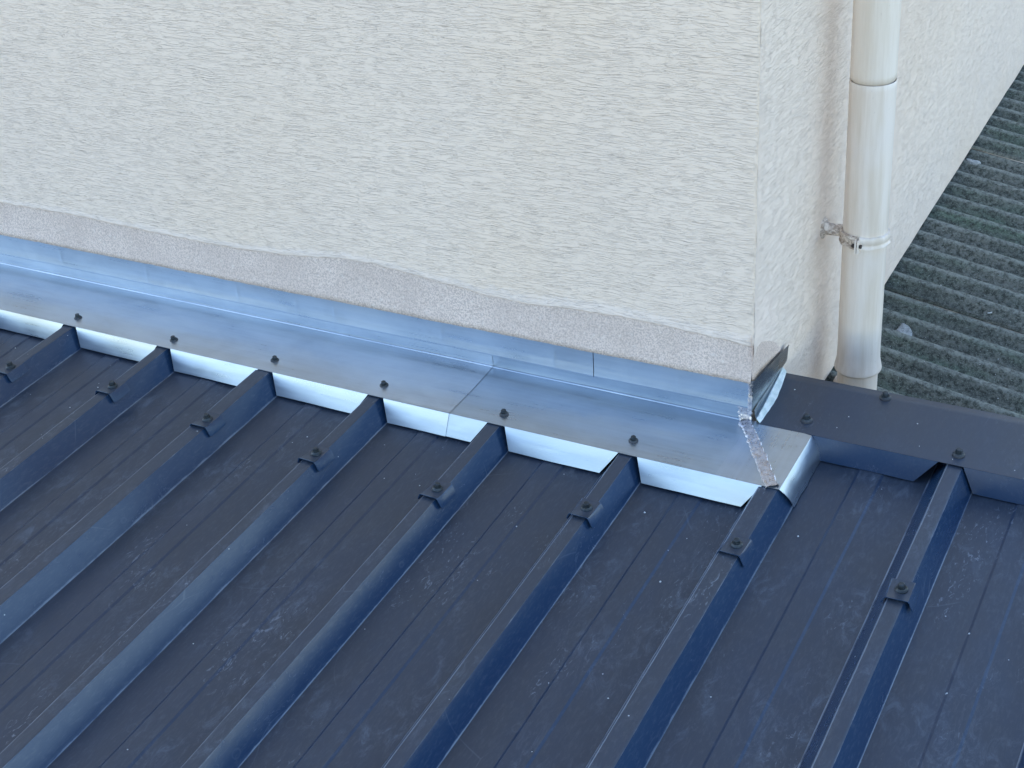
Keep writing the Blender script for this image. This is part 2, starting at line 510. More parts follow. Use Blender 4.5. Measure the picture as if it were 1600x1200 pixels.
for k, o_ in enumerate(offs):
    r = []
    for x in xs:
        zb = band_z(max(x, -3.2))
        z = min(zb + o_, TOP)
        y = 0.0030 if k == 0 else 0.0012 * nz(x * 3, z * 3)
        if k == 1: y += 0.0006
        xx = x
        if x == 0.0:
            xx = corner_x(z) - 0.004; y += 0.0
        r.append((xx, y, z)); sm.append(max(0.0, 1.0 - o_ / (0.030 + 0.016 * nz(x * 4, 9) + (0.02 if x > -0.5 else 0))) if x > -3.2 else 0)
    # rounded corner: two more columns turning to the side wall
    z = r[-1][2]; cx = corner_x(z)
    r.append((cx - 0.001, r[-1][1] + 0.0012, z)); sm.append(sm[-1])
    r.append((cx, r[-2][1] + 0.0050, z)); sm.append(sm[-1])
    rows.append(r)
m_ = MB(); m_.grid(rows)
fc = m_.build('front_render', M['render_x'], house, smooth=True)
a = fc.data.attributes.new('smear', 'FLOAT', 'POINT'); a.data.foreach_set('value', [v * 0.8 for v in sm])

# side render coat (plane x = corner), runs away from the camera
ys = [0.005, 0.010, 0.02] + [0.03 + 0.02 * i for i in range(140)] + [3.5, 5.0, 9.0]
zs = [WB, WB + 0.0015, WB + 0.004] + [-0.11 + 0.02 * i for i in range(45)] + [0.9, 1.4, 2.2, TOP]
rows = []; sm = []
for j, z in enumerate(zs):
    r = []
    for i, y in enumerate(ys):
        k = min(1.0, (y - 0.005) / 0.03)
        x = corner_x(z) * (1 - k) + 0.002 * k + 0.0012 * nz(y * 3, z * 3, 4) + (0.0022 * nz(y * 14, 3) if j == 0 else 0)
        if j == 0: x -= 0.002
        zz = z + (0.0022 * nz(y * 9, 1) if j < 3 else 0)
        r.append((x, y, zz)); 
        d = math.hypot((y - 0.03) / 0.11, (z - 0.17) / 0.10)
        sm.append(max(0.0, 1.35 - d) if z > 0.05 else 0.0)
    rows.append(r)
m_ = MB(); m_.grid([list(reversed(r)) for r in rows])
so = m_.build('side_render', M['render_y'], house, smooth=True)
sm2 = []
n_ = len(ys)
for j in range(len(zs)):
    sm2 += list(reversed(sm[j * n_:(j + 1) * n_]))
a = so.data.attributes.new('smear', 'FLOAT', 'POINT'); a.data.foreach_set('value', sm2)

# beige repair band, front: thickens to a lip over the flashing
FT = 0.1205
rows = []
for k in range(9):
    t_ = k / 8.0
    r = []
    for i in range(322):
        x = -3.2 + i * 0.01
        if i == 321: x = 0.0065
        zt = band_z(x) + 0.0025
        zb = FT + 0.0014 * nz(x * 9, 2) + 0.0010 * nz(x * 60, 8)
        z = zb + (zt - zb) * t_
        y = 0.0014 - 0.0129 * (1 - t_) ** 1.6 + 0.0012 * nz(x * 25, z * 25, 2)
        r.append((x, y, z))
    rows.append(r)
rows.insert(0, [(p[0], 0.012, p[2] + 0.002) for p in rows[0]])
m_ = MB(); m_.grid(rows)
m_.build('repair_band', M['plaster'], house, smooth=True)
# same repair on the side, over the return flashing
rows = []
for k in range(9):
    t_ = k / 8.0
    r = []
    for i in range(26):
        y = -0.0055 + i * 0.0063
        zb = 0.1215 - 0.16 * max(0, y) + 0.001 * nz(y * 60, 6)
        zt = zb + max(0.0015, (0.083 + 0.004 * nz(y * 30, 3)) * (1 - (i / 25.0) ** 2.2))
        z = zb + (zt - zb) * t_
        x = 0.0060 + 0.0026 * (1 - t_) ** 2.5 - 0.0028 * min(1, i / 6.0) - 0.0022 * t_ ** 3 + 0.0004 * nz(y * 20, z * 20, 9)
        if i == 0: x = 0.0065
        if i == 25: x = 0.001
        r.append((x, y, z))
    rows.append(r)
rows.insert(0, [(0.0, p[1], p[2] + 0.002) for p in rows[0]])
m_ = MB(); m_.grid(rows)
m_.build('side_repair', M['plaster'], house, smooth=True)

# ------------------------------------------------------------------ corrugated fibre-cement sheets
PIT = 0.0745
def cor_z(x, y, amp=0.0115):
    c = math.cos(2 * math.pi * (y - 1.063) / PIT)
    c = c if c > 0 else c * 0.9
    return -0.1495 - 0.18 * x + amp * c
sheets = [(0.11, 0.862, 'mossy corrugated fibre cement sheet nearest the dark trim with a round lichen spot'),
          (0.853, 1.672, 'corrugated fibre cement sheet in the middle lapped over the nearer one beside the pipe bracket'),
          (1.663, 2.49, 'corrugated fibre cement sheet farthest up along the side wall at the right edge'),]
for si, (y0, y1, lab) in enumerate(sheets):
    ny = int((y1 - y0) / PIT * 14)
    nxs = 130
    rows = []; cr = []
    for j in range(ny + 1):
        y = y0 + (y1 - y0) * j / ny
        r = []
        for i in range(nxs + 1):
            x = -0.05 + (1.15 * i / 100 if i <= 100 else 1.15 + (i - 100) * 0.045)
            lift = 0.0110 * (1 - (y - y0) / (y1 - y0))
            yy = y + 0.0016 * nz(x * 9, 2.3, si) + (0.0012 * nz(x * 50, 1, si) if j == 0 else 0)
            z = cor_z(x, yy) + lift + 0.0006 * nz(x * 60, yy * 60) + 0.0003 * nz(x * 170, yy * 170) + 0.0012 * nz(x * 3, y * 3)
            r.append((x, yy, z))
            cr.append(0.5 + 0.5 * math.cos(2 * math.pi * (yy - 1.063) / PIT))
        rows.append(r)
    m_ = MB(); m_.grid([[(p[0], p[1], p[2] - 0.0095) for p in rows[0]]] + rows)
    o = m_.build('corrugated_sheet', M['fibre'], loc=(1.0, (y0 + y1) / 2, -0.4), smooth=True)
    a = o.data.attributes.new('crest', 'FLOAT', 'POINT')
    a.data.foreach_set('value', cr[:nxs + 1] + cr)
    tag(o, lab, 'roof sheet', 'corrugated sheets beside the house')

def on_cor(x, y):
    return Vector((x, y, cor_z(x, y) + 0.0075 * (0.5)))

# round lichen / debris on the corrugated roof
def blob(name, x, y, rx, ry, h, mat, label, cat, zoff=0.0, seed=0, group=None):
    rows = []
    z0 = cor_z(x, y) + zoff
    for k, (s_, hh) in enumerate(((1.0, -0.006), (1.0, 0.3 * h), (0.9, 0.75 * h), (0.6, h), (0.02, 0.95 * h))):
        r = []
        for i in range(25):
            a_ = 2 * math.pi * i / 24
            w_ = 1 + 0.16 * nz(math.cos(a_) * 1.6 + seed, math.sin(a_) * 1.6)
            px, py = x + rx * s_ * w_ * math.cos(a_), y + ry * s_ * w_ * math.sin(a_)
            r.append((px, py, max(cor_z(px, py) + zoff, z0 - 0.004) + hh + 0.0006 * nz(px * 300, py * 300)))
        rows.append(r)
    m_ = MB(); m_.grid(rows)
    o = m_.build(name, mat, loc=(x, y, z0), smooth=True)
    return tag(o, label, cat, group)
blob('lichen_patch', 0.078, 0.722, 0.018, 0.026, 0.004, M['lichen'], 'grey round lichen patch on the nearest corrugated sheet beside the downpipe', 'lichen', 0.002, 1)
blob('lichen_patch', 0.020, 0.985, 0.006, 0.008, 0.004, M['lichen'], 'small pale lichen lump on the corrugated sheet close to the wall foot', 'lichen', 0.005, 2)
blob('lichen_patch', 0.020, 1.590, 0.020, 0.014, 0.003, M['lichen'], 'pale flat lichen patch touching the wall at the upper sheet lap', 'lichen', 0.003, 3)
def chip(u, a_, l, label):
    x, y = u
    m_ = MB()
    z = cor_z(x, y) + 0.0075
    pts = []
    for k in range(7):
        t_ = k / 6.0 - 0.5
        bend = 0.25 * l * (t_ * t_ * 4)
        px = x + l * t_ * math.cos(a_) - bend * math.sin(a_); py = y + l * t_ * math.sin(a_) + bend * math.cos(a_)
        wd = 0.0016 * (1.1 - 1.6 * abs(t_)) + 0.0008
        pts.append([(px - wd * math.sin(a_), py + wd * math.cos(a_), z), (px, py, z + 0.0022), (px + wd * math.sin(a_), py - wd * math.cos(a_), z), (px, py, z - 0.001), (px - wd * math.sin(a_), py + wd * math.cos(a_), z)])
    m_.grid(pts)
    tag(m_.build('plaster_chip', M['chip'], loc=(x, y, z), smooth=True), label, 'plaster chip')
chip((0.225, 0.897), 1.2, 0.020, 'curved white plaster chip on the corrugated roof just beyond the dark sheet lap, right side')
chip((0.105, 0.925), 1.3, 0.014, 'thin white plaster chip on the corrugated roof left of the bigger curved chip')
chip((0.17, 1.97), -0.9, 0.030, 'thin white twig shaped chip high on the farthest corrugated sheet')
m_ = MB()
for i in range(150):
    x = random.uniform(0.0, 0.62); y = random.choice([random.uniform(0.3, 0.9), random.uniform(0.3, 2.2)])
    s_ = random.uniform(0.0006, 0.0015) * (1.4 if random.random() < 0.1 else 1)
    z = cor_z(x, y) + 0.0075 * (1 - ((y - 0.853) % 0.81) / 0.81 if y > .853 else 1 - (y - .11) / .75) + 0.0005
    q = [(x + s_ * random.uniform(.6, 1.2) * math.cos(a_), y + s_ * random.uniform(.6, 1.2) * math.sin(a_), z) for a_ in (0, 1.3, 2.5, 3.9, 5.1)]
    m_.add(q + [(x, y, z + s_)], [(0, 1, 5), (1, 2, 5), (2, 3, 5), (3, 4, 5), (4, 0, 5)])
tag(m_.build('crumbs', M['chip'], loc=(0.3, 0.9, -0.2)), 'tiny pale crumbs strewn over the mossy corrugated roof', kind='stuff')

# ------------------------------------------------------------------ trapezoidal roof sheets
RC = 0.347                           # centre of the rib at the right, ribs every 250 mm
def rib_c(k): return RC - 0.25 * k
YN = -2.9
BL, BR, TL, TR, HH = -0.040, 0.0305, -0.0125, 0.0098, 0.040
def wob(c, y): return 0.0012 * nz(c * 7, y * 1.4) + 0.0004 * nz(c * 7 + 3, y * 9)
ysr = []
def ylist(y1):
    out = []; y = YN
    while y < y1 - 0.03:
        out.append(y); y += 0.05 if y < -1.2 else 0.025
    out.append(y1)
    return out

def rib_mesh(c, y1, cover=False):
    o_ = 0.0014 if cover else 0.0
    prof = [(BL, 0.0), (BL + 0.0022, 0.0012), (BL + 0.0040, 0.0052), (TL - 0.0034, HH - 0.0050), (TL - 0.0018, HH - 0.0022), (TL - 0.0004, HH - 0.0004), (TL + 0.0020, HH), (TR - 0.0020, HH), (TR + 0.0004, HH - 0.0006), (TR + 0.0016, HH - 0.0028), (BR - 0.0034, 0.0048), (BR - 0.0014, 0.0012), (BR, 0.0)]
    if cover:
        prof = [(BL + 0.0125, 0.0155), (BL + 0.0130, 0.0170)] + [(TL - 0.0018, HH - 0.0022), (TL - 0.0004, HH - 0.0004), (TL + 0.0020, HH), (TR - 0.0020, HH), (TR + 0.0004, HH - 0.0006), (TR + 0.0016, HH - 0.0028), (BR - 0.0034, 0.0048), (BR - 0.0014, 0.0012), (BR, 0.0)]
        prof = [(x - (o_ + (0.0045 if h > 0.03 else 0.002) if x < 0 else -o_), h + o_) for x, h in prof]
        prof[-1] = (BR + 0.0014, 0.0); 
        prof.insert(0, (BL + 0.0120, 0.0145))
    rows = []
    for y in ylist(y1):
        w_ = wob(c, y)
        r = []
        for x, h in prof:
            dx = w_
            dh = 0.0
            if h > 0.01:
                dx += 0.0006 * nz(c * 9, y * 6, 2); dh = 0.0006 * nz(c * 5, y * 5, 7)
            r.append(RP(c + x + dx, y, h + dh))
        rows.append(r)
    return rows

def pan_mesh(c0, c1, y1, r_off=0.0):
    """pan between rib c0 (left) and rib c1 (right) with one shallow stiffening swage in the middle"""
    rows = []
    mid = (c0 + c1) / 2 - 0.005
    for y in ylist(y1):
        xl = c0 + BR + r_off + wob(c0, y); xr = c1 + BL + wob(c1, y)
        fx = [xl, xl + 0.004, xl + 0.02, xl + 0.045, mid - 0.0215, mid - 0.0175, mid - 0.008, mid + 0.008, mid + 0.0175, mid + 0.0215, xr - 0.045, xr - 0.02, xr - 0.004, xr]
        r = []
        for i, x in enumerate(fx):
            e = min(x - xl, xr - x)
            f_ = min(1.0, max(0.0, e / 0.03))
            h = f_ * (0.0013 * nz(x * 9, y * 3.2, 3) + 0.0006 * nz(x * 20, y * 9, 5))
            if 5 <= i <= 8: h += 0.0020
            r.append(RP(x, y, h))
        rows.append(r)
    return rows

def hexscrew(c, ax, mats=('screw', 'washer'), parent=None, tilt=0.0, s=1.0):
    ax = (Vector(ax) + Vector((random.uniform(-1, 1) * tilt, random.uniform(-1, 1) * tilt, 0))).normalized()
    c = Vector(c)
    m_ = MB()
    m_.cyl(c + ax * 0.0030 * s, ax, 0.0068 * s, 0.0060 * s, 0.0012 * s, 20)
    m_.cyl(c + ax * 0.0042 * s, ax, 0.0046 * s, 0.0046 * s, 0.0048 * s, 6, ph=random.uniform(0, 1))
    m_.cyl(c + ax * 0.0090 * s, ax, 0.0046 * s, 0.0036 * s, 0.0007 * s, 6)
    o = m_.build('screw', M['screw'], parent, loc=c)
    m2 = MB()
    m2.cyl(c - ax * 0.0004, ax, 0.0084 * s, 0.0082 * s, 0.0018 * s, 24)
    m2.cyl(c + ax * 0.0014 * s, ax, 0.0082 * s, 0.0062 * s, 0.0018 * s, 24)
    return o, m2

def add_screw(c, ax, parent, tilt=0.05, s=1.0):
    o, m2 = hexscrew(c, ax, parent=parent, tilt=tilt, s=s)
    m2.build('washer', M['washer'], o, smooth=False)
    return o

clip_y = {7: -0.331, 6: -0.313, 5: -0.338, 4: -0.352, 3: -0.362, 2: -0.318, 1: -0.317, 0: -0.322}
def add_clip(c, y, parent, up=0.0):
    """storm washer: a short folded saddle over the rib crown with a hex screw"""
    yaw = random.uniform(-0.05, 0.05)
    y0, y1 = y - 0.026, y + 0.020
    h = HH + 0.0022 + up
    prof = [(-0.0225, HH - 0.0095), (-0.0180, h - 0.0018), (-0.0158, h), (0.0155, h), (0.0176, h - 0.0026), (0.0236, HH - 0.0150)]
    def P(x, yy, hh):
        dx, dy = x, yy - y
        return RP(c + dx - dy * yaw, y + dy + dx * yaw, hh + up * 0)
    rows = []
    steps = [(y0, 0.0034), (y0 + 0.004, 0.0012), (y - 0.006, 0.0), (y + 0.006, 0.0), (y1 - 0.003, 0.0), (y1, 0.0006)]
    for yy, lf in steps:
        rows.append([P(x, yy, hh + lf) for x, hh in prof])
    th = 0.0011
    low = []
    for yy, lf in steps:
        low.append([P(x * 0.955, yy, hh + lf - th) for x, hh in prof])
    m_ = MB(); m_.grid([list(reversed(r)) for r in rows]); m_.grid(low)
    n = len(prof)
    for A, B in ((rows[0], low[0]), (rows[-1], low[-1])):
        m_.grid([A, B])
    for k in (0, -1):
        m_.grid([[r[k] for r in rows], [r[k] for r in low]])
    o = m_.build('saddle_clip', M['paint'], parent, loc=RP(c, y, HH))
    mark_sharp(o, 25)
    # screw and washer joined: sub-part of the clip
    s_, m2 = hexscrew(RP(c + 0.001, y, h + 0.0003), NR, tilt=0.08, parent=o, s=1.15)
    me = s_.data
    bm = bmesh.new(); bm.from_mesh(me)
    k0 = Vector(s_.location) + wloc(o)
    vs_ = [bm.verts.new(Vector(v) - k0) for v in m2.v]
    for f in m2.f:
        bm.faces.new([vs_[i] for i in f])
    bm.to_mesh(me); bm.free()
    return o

labels = {0: 'slate blue ribbed roof sheet under the dark edge trim, right of the zinc corner piece',
          1: 'slate blue ribbed roof sheet below the soldered zinc corner, in the middle of the picture',
          2: 'slate blue ribbed roof sheet at the left under the bright zinc apron',
          3: 'slate blue ribbed roof sheet beyond the left edge of the picture'}
# sheet 0 covers ribs k=1 (cap over) ,0,-1,-2 ; sheet 1 : ribs 5(cover),4,3,2,1 ; sheet 2 : 9(cover)..5
for si, (kl, kr) in enumerate(((1, -3), (5, 1), (9, 5), (12, 9))):
    cl, cr_ = rib_c(kl), rib_c(kr)
    root = empty('roof_sheet', RP((cl + cr_) / 2, -1.4, 0))
    tag(root, labels[si], 'roof sheet', 'ribbed metal roof sheets')
    y1 = 0.125 if si == 0 else -0.003
    for k in range(kl, kr - 1, -1):
        c = rib_c(k)
        cover = (k == kl and si < 3)
        m_ = MB(); m_.grid(rib_mesh(c, y1 if not (k == kl and si == 0) else -0.01, cover))
        if cover:   # thickness of the lapping edge
            pass
        o = m_.build('rib', M['paint'], root)
        wr = [0.8, 0.6, 0.0, 0.0, 0.9, 0.95, 0.2, 0.15, 0.6, 0.0, 0.0, 0.6, 0.85]
        if cover: wr = [0.8, 0.9, 0.2] + wr[4:]
        wr = (wr * (len(o.data.vertices) // len(wr) + 1))[:len(o.data.vertices)]
        a = o.data.attributes.new('wear', 'FLOAT', 'POINT'); a.data.foreach_set('value', wr)
        mark_sharp(o, 8)
        if k > kr:
            m_ = MB(); m_.grid(pan_mesh(c, rib_c(k - 1), y1, 0.0014 if cover else 0.0))
            o = m_.build('pan', M['paint'], root)
            mark_sharp(o, 20)
        if k in clip_y and not (k == kr and si < 3 and k in (1, 5, 9)):
            add_clip(c, clip_y[k], root, 0.0015 if cover else 0.0)
        elif k not in clip_y and not (k == kr and k in (1, 5, 9)):
            add_clip(c, -0.33, root)

# ------------------------------------------------------------------ zinc apron flashing
AH = 0.0432
YF = -0.166                          # front fold
def apron_h(x, y):
    """slight dishing of the flat between fold and wall"""
    t_ = (y - YF) / (-YF)
    return AH - 0.0030 * math.sin(math.pi * min(1, max(0, t_))) * (0.7 + 0.5 * nz(x * 2.2, 4)) + 0.0012 * nz(x * 5, y * 9, 2) * math.sin(math.pi * min(1, max(0, t_)))
def tab(root, x0t, x1t, x0b, x1b, y0=YF, yb=-0.1845, hb=0.006, h=AH, mat=None, name='front_tab', th=0.0008, n=10):
    rows = []
    for k in range(7):
        t_ = k / 6.0
        r = []
        for i in range(n + 1):
            u = i / n
            x = (x0t + (x0b - x0t) * t_) * (1 - u) + (x1t + (x1b - x1t) * t_) * u
            y = y0 + (yb - y0) * t_ - 0.0005 * math.sin(math.pi * t_) * (0.5 + nz(x * 6, 1)) + 0.0012 * t_ * nz(x * 9, 5)
            hh = h - 0.0004 + (hb - h) * t_ + 0.0010 * t_ * nz(x * 12, 8)
            r.append(RP(x, y, hh))
        rows.append(r)
    back = [[p + Vector((0, th, 0)) for p in r] for r in rows]
    m_ = MB(); m_.grid([list(reversed(r)) for r in rows][::-1][::-1]); m_.grid(back)
    m_.grid([rows[-1], back[-1]]); m_.grid([[r[0] for r in rows], [r[0] for r in back]]); m_.grid([[r[-1] for r in rows], [r[-1] for r in back]])
    o = m_.build(name, mat or M['zinc'], root)
    mark_sharp(o, 50)
    return o

XS = -0.494                          # lap between the two apron lengths
def apron(xa, xb, lift, mat, label, right=False):
    root = empty('apron_flashing', RP((xa + xb) / 2, -0.08, AH))
    tag(root, label, 'flashing', 'zinc apron flashing lengths at the wall foot')
    n = max(8, int((xb - xa) / 0.02)); rows = []
    # flat
    for j in range(15):
        t_ = j / 14.0
        r = []
        for i in range(n + 1):
            x = xa + (xb - xa) * i / n
            if right and i == n:
                x = xb
            y = YF + (-YF - 0.002) * t_
            r.append(RP(x, y, apron_h(x, y) + lift))
        rows.append(r)
    if right:
        # widen the flat's right end to the outer corner and the return in front of the dark trim
        for j in range(15):
            y = YF + (-YF - 0.002) * j / 14.0
    m_ = MB(); m_.grid(rows)
    m_.grid([[RP(p[0], 0, 0) * 0 + Vector(p) for p in rows[0]], [Vector(p) - NR * 0.0012 for p in rows[0]]])
    f = m_.build('flat', mat, root); mark_sharp(f, 40)
    # upstand, with a small radius at the fold
    rows = []
    xb2 = xb if not right else 0.004
    for (y, z) in ((-0.0062, 0.0405 + lift), (-0.0058, 0.0432 + lift), (-0.0040, 0.0446 + lift), (-0.0026, 0.0450 + lift), (-0.0020 - lift, 0.052), (-0.0024 - lift, 0.062), (-0.0020, 0.085)):
        rows.append([(xa + (xb2 - xa) * i / n, y - 0.0030 + 0.0008 * nz(xa + (xb2 - xa) * i / n * 3, z * 30), z + 0.0008 * nz((xa + (xb2 - xa) * i / n) * 6, 3) * (1 if z < .06 else 0)) for i in range(n + 1)])
    m_ = MB(); m_.grid(rows)
    f = m_.build('upstand', mat, root); mark_sharp(f, 60)
    return root

ap1 = apron(-3.0, XS, 0.0008, M['zinc'], 'long bright zinc apron flashing at the left, from the picture edge to the lap seam')
ap2 = apron(XS - 0.05, 0.004, 0.0, M['zinc_b'], 'zinc apron flashing between the lap seam and the soldered house corner', True)
for k in range(12, 0, -1):
    c0, c1 = rib_c(k), rib_c(k - 1)
    a0, b0 = c0 + 0.0205, c0 + 0.0345
    a1, b1 = c1 - 0.0135, c1 - 0.0425
    if k == 4:   # tab split at the lap seam between the two lengths
        ts, bs = XS, XS - 0.002
        tab(ap1, a0, ts, b0, bs + 0.000, h=AH + 0.0008, y0=YF - 0.0012, yb=-0.1855)
        tab(ap2, ts - 0.03, a1, bs - 0.03, b1, mat=M['zinc_b'])
    elif k > 4:
        tab(ap1, a0, a1, b0, b1, h=AH + 0.0008, yb=-0.181 if k > 6 else -0.184)
    elif k > 1:
        tab(ap2, a0, a1, b0, b1, mat=M['zinc_b'])

# corner piece: mitred flat that turns the corner, and its own side tab
YE = -0.0105
cp = [(0.004, YF), (0.1035, YF), (0.1060, -0.120), (0.1085, -0.065), (0.1130, YE), (0.06, -0.0035), (0.030, -0.0008), (0.004, -0.002)]
m_ = MB()
rows = []
for j in range(13):
    t_ = j / 12.0
    y = YF + (0.0 - YF) * t_
    r = []
    for i in range(9):
        u = i / 8.0
        xr = 0.1122 + 0.0013 * t_
        x = 0.004 + (xr - 0.004) * u
        ymax_r = YE + (-0.002 - YE) * (1 - u) ** 0.7
        yy = YF + (ymax_r - YF) * t_
        r.append(RP(x, yy, AH + 0.0004 * u - 0.0018 * math.sin(math.pi * t_) * (1 - u)))
    rows.append(r)
m_.grid(rows)
m_.grid([rows[0], [p - NR * 0.0012 for p in rows[0]]])
m_.grid([rows[-1], [p - NR * 0.0016 for p in rows[-1]]])
f = m_.build('corner_return', M['zinc_y'], ap2); mark_sharp(f, 40)
# side tab of the return, falls from the right edge onto the pan beside the rib
rows = []
for k in range(8):
    t_ = k / 7.0
    r = []
    for i in range(12):
        u = i / 11.0
        top = Vector((0.1122 + 0.0013 * u, YF + (YE - YF) * u, AH))
        bot = Vector((0.1325 - 0.001 * u + 0.002 * nz(u * 4, 2), -0.152 + (YE - 0.004 + 0.152) * u, 0.0015 + 0.002 * (1 - u)))
        p = top.lerp(bot, t_)
        bul = 0.0032 * math.sin(math.pi * t_)
        p.x += bul + 0.0030 * t_ * nz(u * 7, 3.3); p.z += bul * 0.3
        r.append(RP(p.x, p.y, p.z))
    rows.append(r)
m_ = MB(); m_.grid([list(reversed(r)) for r in rows])
back = [[p + Vector((-0.0009, 0.0002, -0.0004)) for p in r] for r in rows]
m_.grid(back); m_.grid([[r[0] for r in rows], [r[0] for r in back]]); m_.grid([rows[-1], back[-1]])
f = m_.build('side_tab', M['zinc_y'], ap2); mark_sharp(f, 60)

# soldered mitre: a flat irregular bead from the house corner to the outer nose
def seam(path, widths, h0, frame, n=70):
    rows = []
    for i in range(n + 1):
        t_ = i / n * (len(path) - 1)
        k = min(int(t_), len(path) - 2); u = t_ - k
        p = Vector(path[k]).lerp(Vector(path[k + 1]), u)
        d = (Vector(path[k + 1]) - Vector(path[k])).normalized()
        w_ = widths[k] + (widths[k + 1] - widths[k]) * u
        up, side = frame(d)
        r = []
        for j in range(9):
            s_ = (j / 8.0 - 0.5) * 2
            ww = w_ * (1 + 0.30 * nz(i * 0.55, s_ > 0, 4.2) + 0.12 * nz(i * 1.7, s_ > 0, 9) + 0.09 * abs(math.sin(i * 0.55 + (1 if s_ > 0 else 0))))
            hh = h0 * (1 - s_ ** 4) * (0.55 + 0.7 * abs(nz(i * 0.45, s_ * 1.6, 3)) + 0.35 * (abs(s_) > 0.6)) + 0.0002
            if abs(abs(s_) - 0.75) < 0.05: hh += h0 * 0.45 * abs(math.sin(i * 0.55 + s_))
            if abs(s_) == 1: hh = -0.0012
            r.append(p + side * (s_ * ww * 0.5) + up * hh)
        rows.append(r)
    return rows
def fr_roof(d):
    up = NR; return up, d.cross(up).normalized() * -1
rows = seam([RP(-0.004, -0.012, AH), RP(0.006, -0.022, AH - .001), RP(0.022, -0.045, AH - 0.0016), RP(0.055, -0.095, AH - 0.001), RP(0.100, YF + 0.002, AH)], [0.020, 0.018, 0.020, 0.022, 0.022], 0.0042, fr_roof)
m_ = MB(); m_.grid([list(reversed(r)) for r in rows])
m_.build('solder_seam', M['solder'], ap2, smooth=True)
def fr_wall(d):
    return Vector((0.25, -1, 0)).normalized(), Vector((1, 0.25, 0)).normalized()
rows = seam([(-0.005, -0.0065, 0.074), (-0.005, -0.0062, 0.055), (-0.003, -0.0085, 0.040), (-0.001, -0.016, 0.0415)], [0.021, 0.021, 0.020, 0.020], 0.0022, fr_wall, 26)
m_ = MB(); m_.grid([list(reversed(r)) for r in rows])
m_.build('solder_seam', M['solder'], ap2, smooth=True)

# low return upstand along the side wall (seen under the counter flashing)
rows = []
for (x, dz) in ((0.0185, 0.0), (0.0125, 0.0015), (0.0100, 0.004), (0.0080, 0.018)):
    rows.append([(x - 0.006 * (i / 12.0), 0.004 + 0.142 * i / 12.0, 0.0415 + dz + 0.007 * i / 12.0) for i in range(13)])
m_ = MB(); m_.grid([list(reversed(r)) for r in rows])
f = m_.build('return_upstand', M['zinc_y'], ap2); mark_sharp(f, 60)

# screws of the apron: one over every rib
scr_pts = {8: (-1.66, -.130), 7: (-1.407, -.132), 6: (-1.149, -.134), 5: (-.907, -.125), 4: (-.657, -.126), 3: (-.403, -.131), 2: (-.159, -.123)}
for k, (x, y) in scr_pts.items():
    add_screw(RP(x + 0.002, y - 0.003, apron_h(x, y) + 0.0006), NR, ap1 if k >= 4 else ap2, 0.14, 1.0)

# ------------------------------------------------------------------ counter flashing
def counter(xa, xb, label, side=False, dy=0.0):
    root = empty('counter_flashing', ((xa + xb) / 2, -0.006, 0.07))
    tag(root, label, 'flashing', 'zinc counter flashing strips under the render')
    n = max(6, int((xb - xa) / 0.0035)); rows = []
    marks = [-1.795 - 0.24 * q for q in range(4)] + [-1.554, -1.313, -1.075, -0.93, -0.838, -0.596, -0.362, -0.123]
    def mk(x, z):
        v = sum(math.exp(-((x - m0) / 0.0034) ** 2) * (0.55 + 0.45 * abs(nz(m0 * 7, 2))) for m0 in marks if abs(x - m0) < 0.02)
        return -0.0015 * v * max(0.0, 1 - abs(z - 0.092) / 0.022)
    for (y, z) in ((-0.0085, 0.0708), (-0.0112, 0.0702), (-0.0118, 0.0712), (-0.0116, 0.0735), (-0.0103, 0.081), (-0.0098, 0.090), (-0.0094, 0.100), (-0.0091, 0.112), (-0.0088, 0.127)):
        r = []
        for i in range(n + 1):
            x = xa + (xb - xa) * i / n
            r.append((x, y + dy + mk(x, z) + 0.0014 * nz(x * 4, z * 18) * (1 if z < .11 else .3), z + 0.0012 * nz(x * 3, 2) + (0.0006 * nz(x * 20, 2))))
        rows.append(r)
    m_ = MB(); m_.grid(rows)
    f = m_.build('strip', M['zinc'], root); mark_sharp(f, 60)
    m_ = MB(); m_.grid([[r[-1] for r in rows], [(p[0], p[1] + 0.006, p[2]) for p in [r[-1] for r in rows]]])
    m_.build('strip_edge', M['zinc'], root)
    if side:
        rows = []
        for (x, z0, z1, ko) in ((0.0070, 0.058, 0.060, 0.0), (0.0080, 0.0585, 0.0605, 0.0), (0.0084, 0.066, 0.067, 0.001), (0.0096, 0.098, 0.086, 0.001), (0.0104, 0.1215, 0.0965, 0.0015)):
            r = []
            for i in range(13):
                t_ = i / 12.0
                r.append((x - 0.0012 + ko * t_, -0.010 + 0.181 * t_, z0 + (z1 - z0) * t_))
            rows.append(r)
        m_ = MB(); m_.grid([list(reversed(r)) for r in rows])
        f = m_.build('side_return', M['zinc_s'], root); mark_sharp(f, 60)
        # soldered outer corner
        rows = seam([(0.006, -0.013, 0.062), (0.0058, -0.012, 0.085), (0.0055, -0.009, 0.105), (0.005, -0.007, 0.123)], [0.006, 0.007, 0.006, 0.009], 0.0026, lambda d: (Vector((.7, -.7, 0)), Vector((.7, .7, 0))), 30)
        m_ = MB(); m_.grid([list(reversed(r)) for r in rows])
        m_.build('solder_seam', M['solder'], root, smooth=True)
    return root
counter(-3.0, -0.2848, 'long zinc counter flashing strip along the wall foot, left of the upright joint')
counter(-0.2836, 0.006, 'short zinc counter flashing strip wrapping round the house corner, right of the upright joint', True, 0.0004)

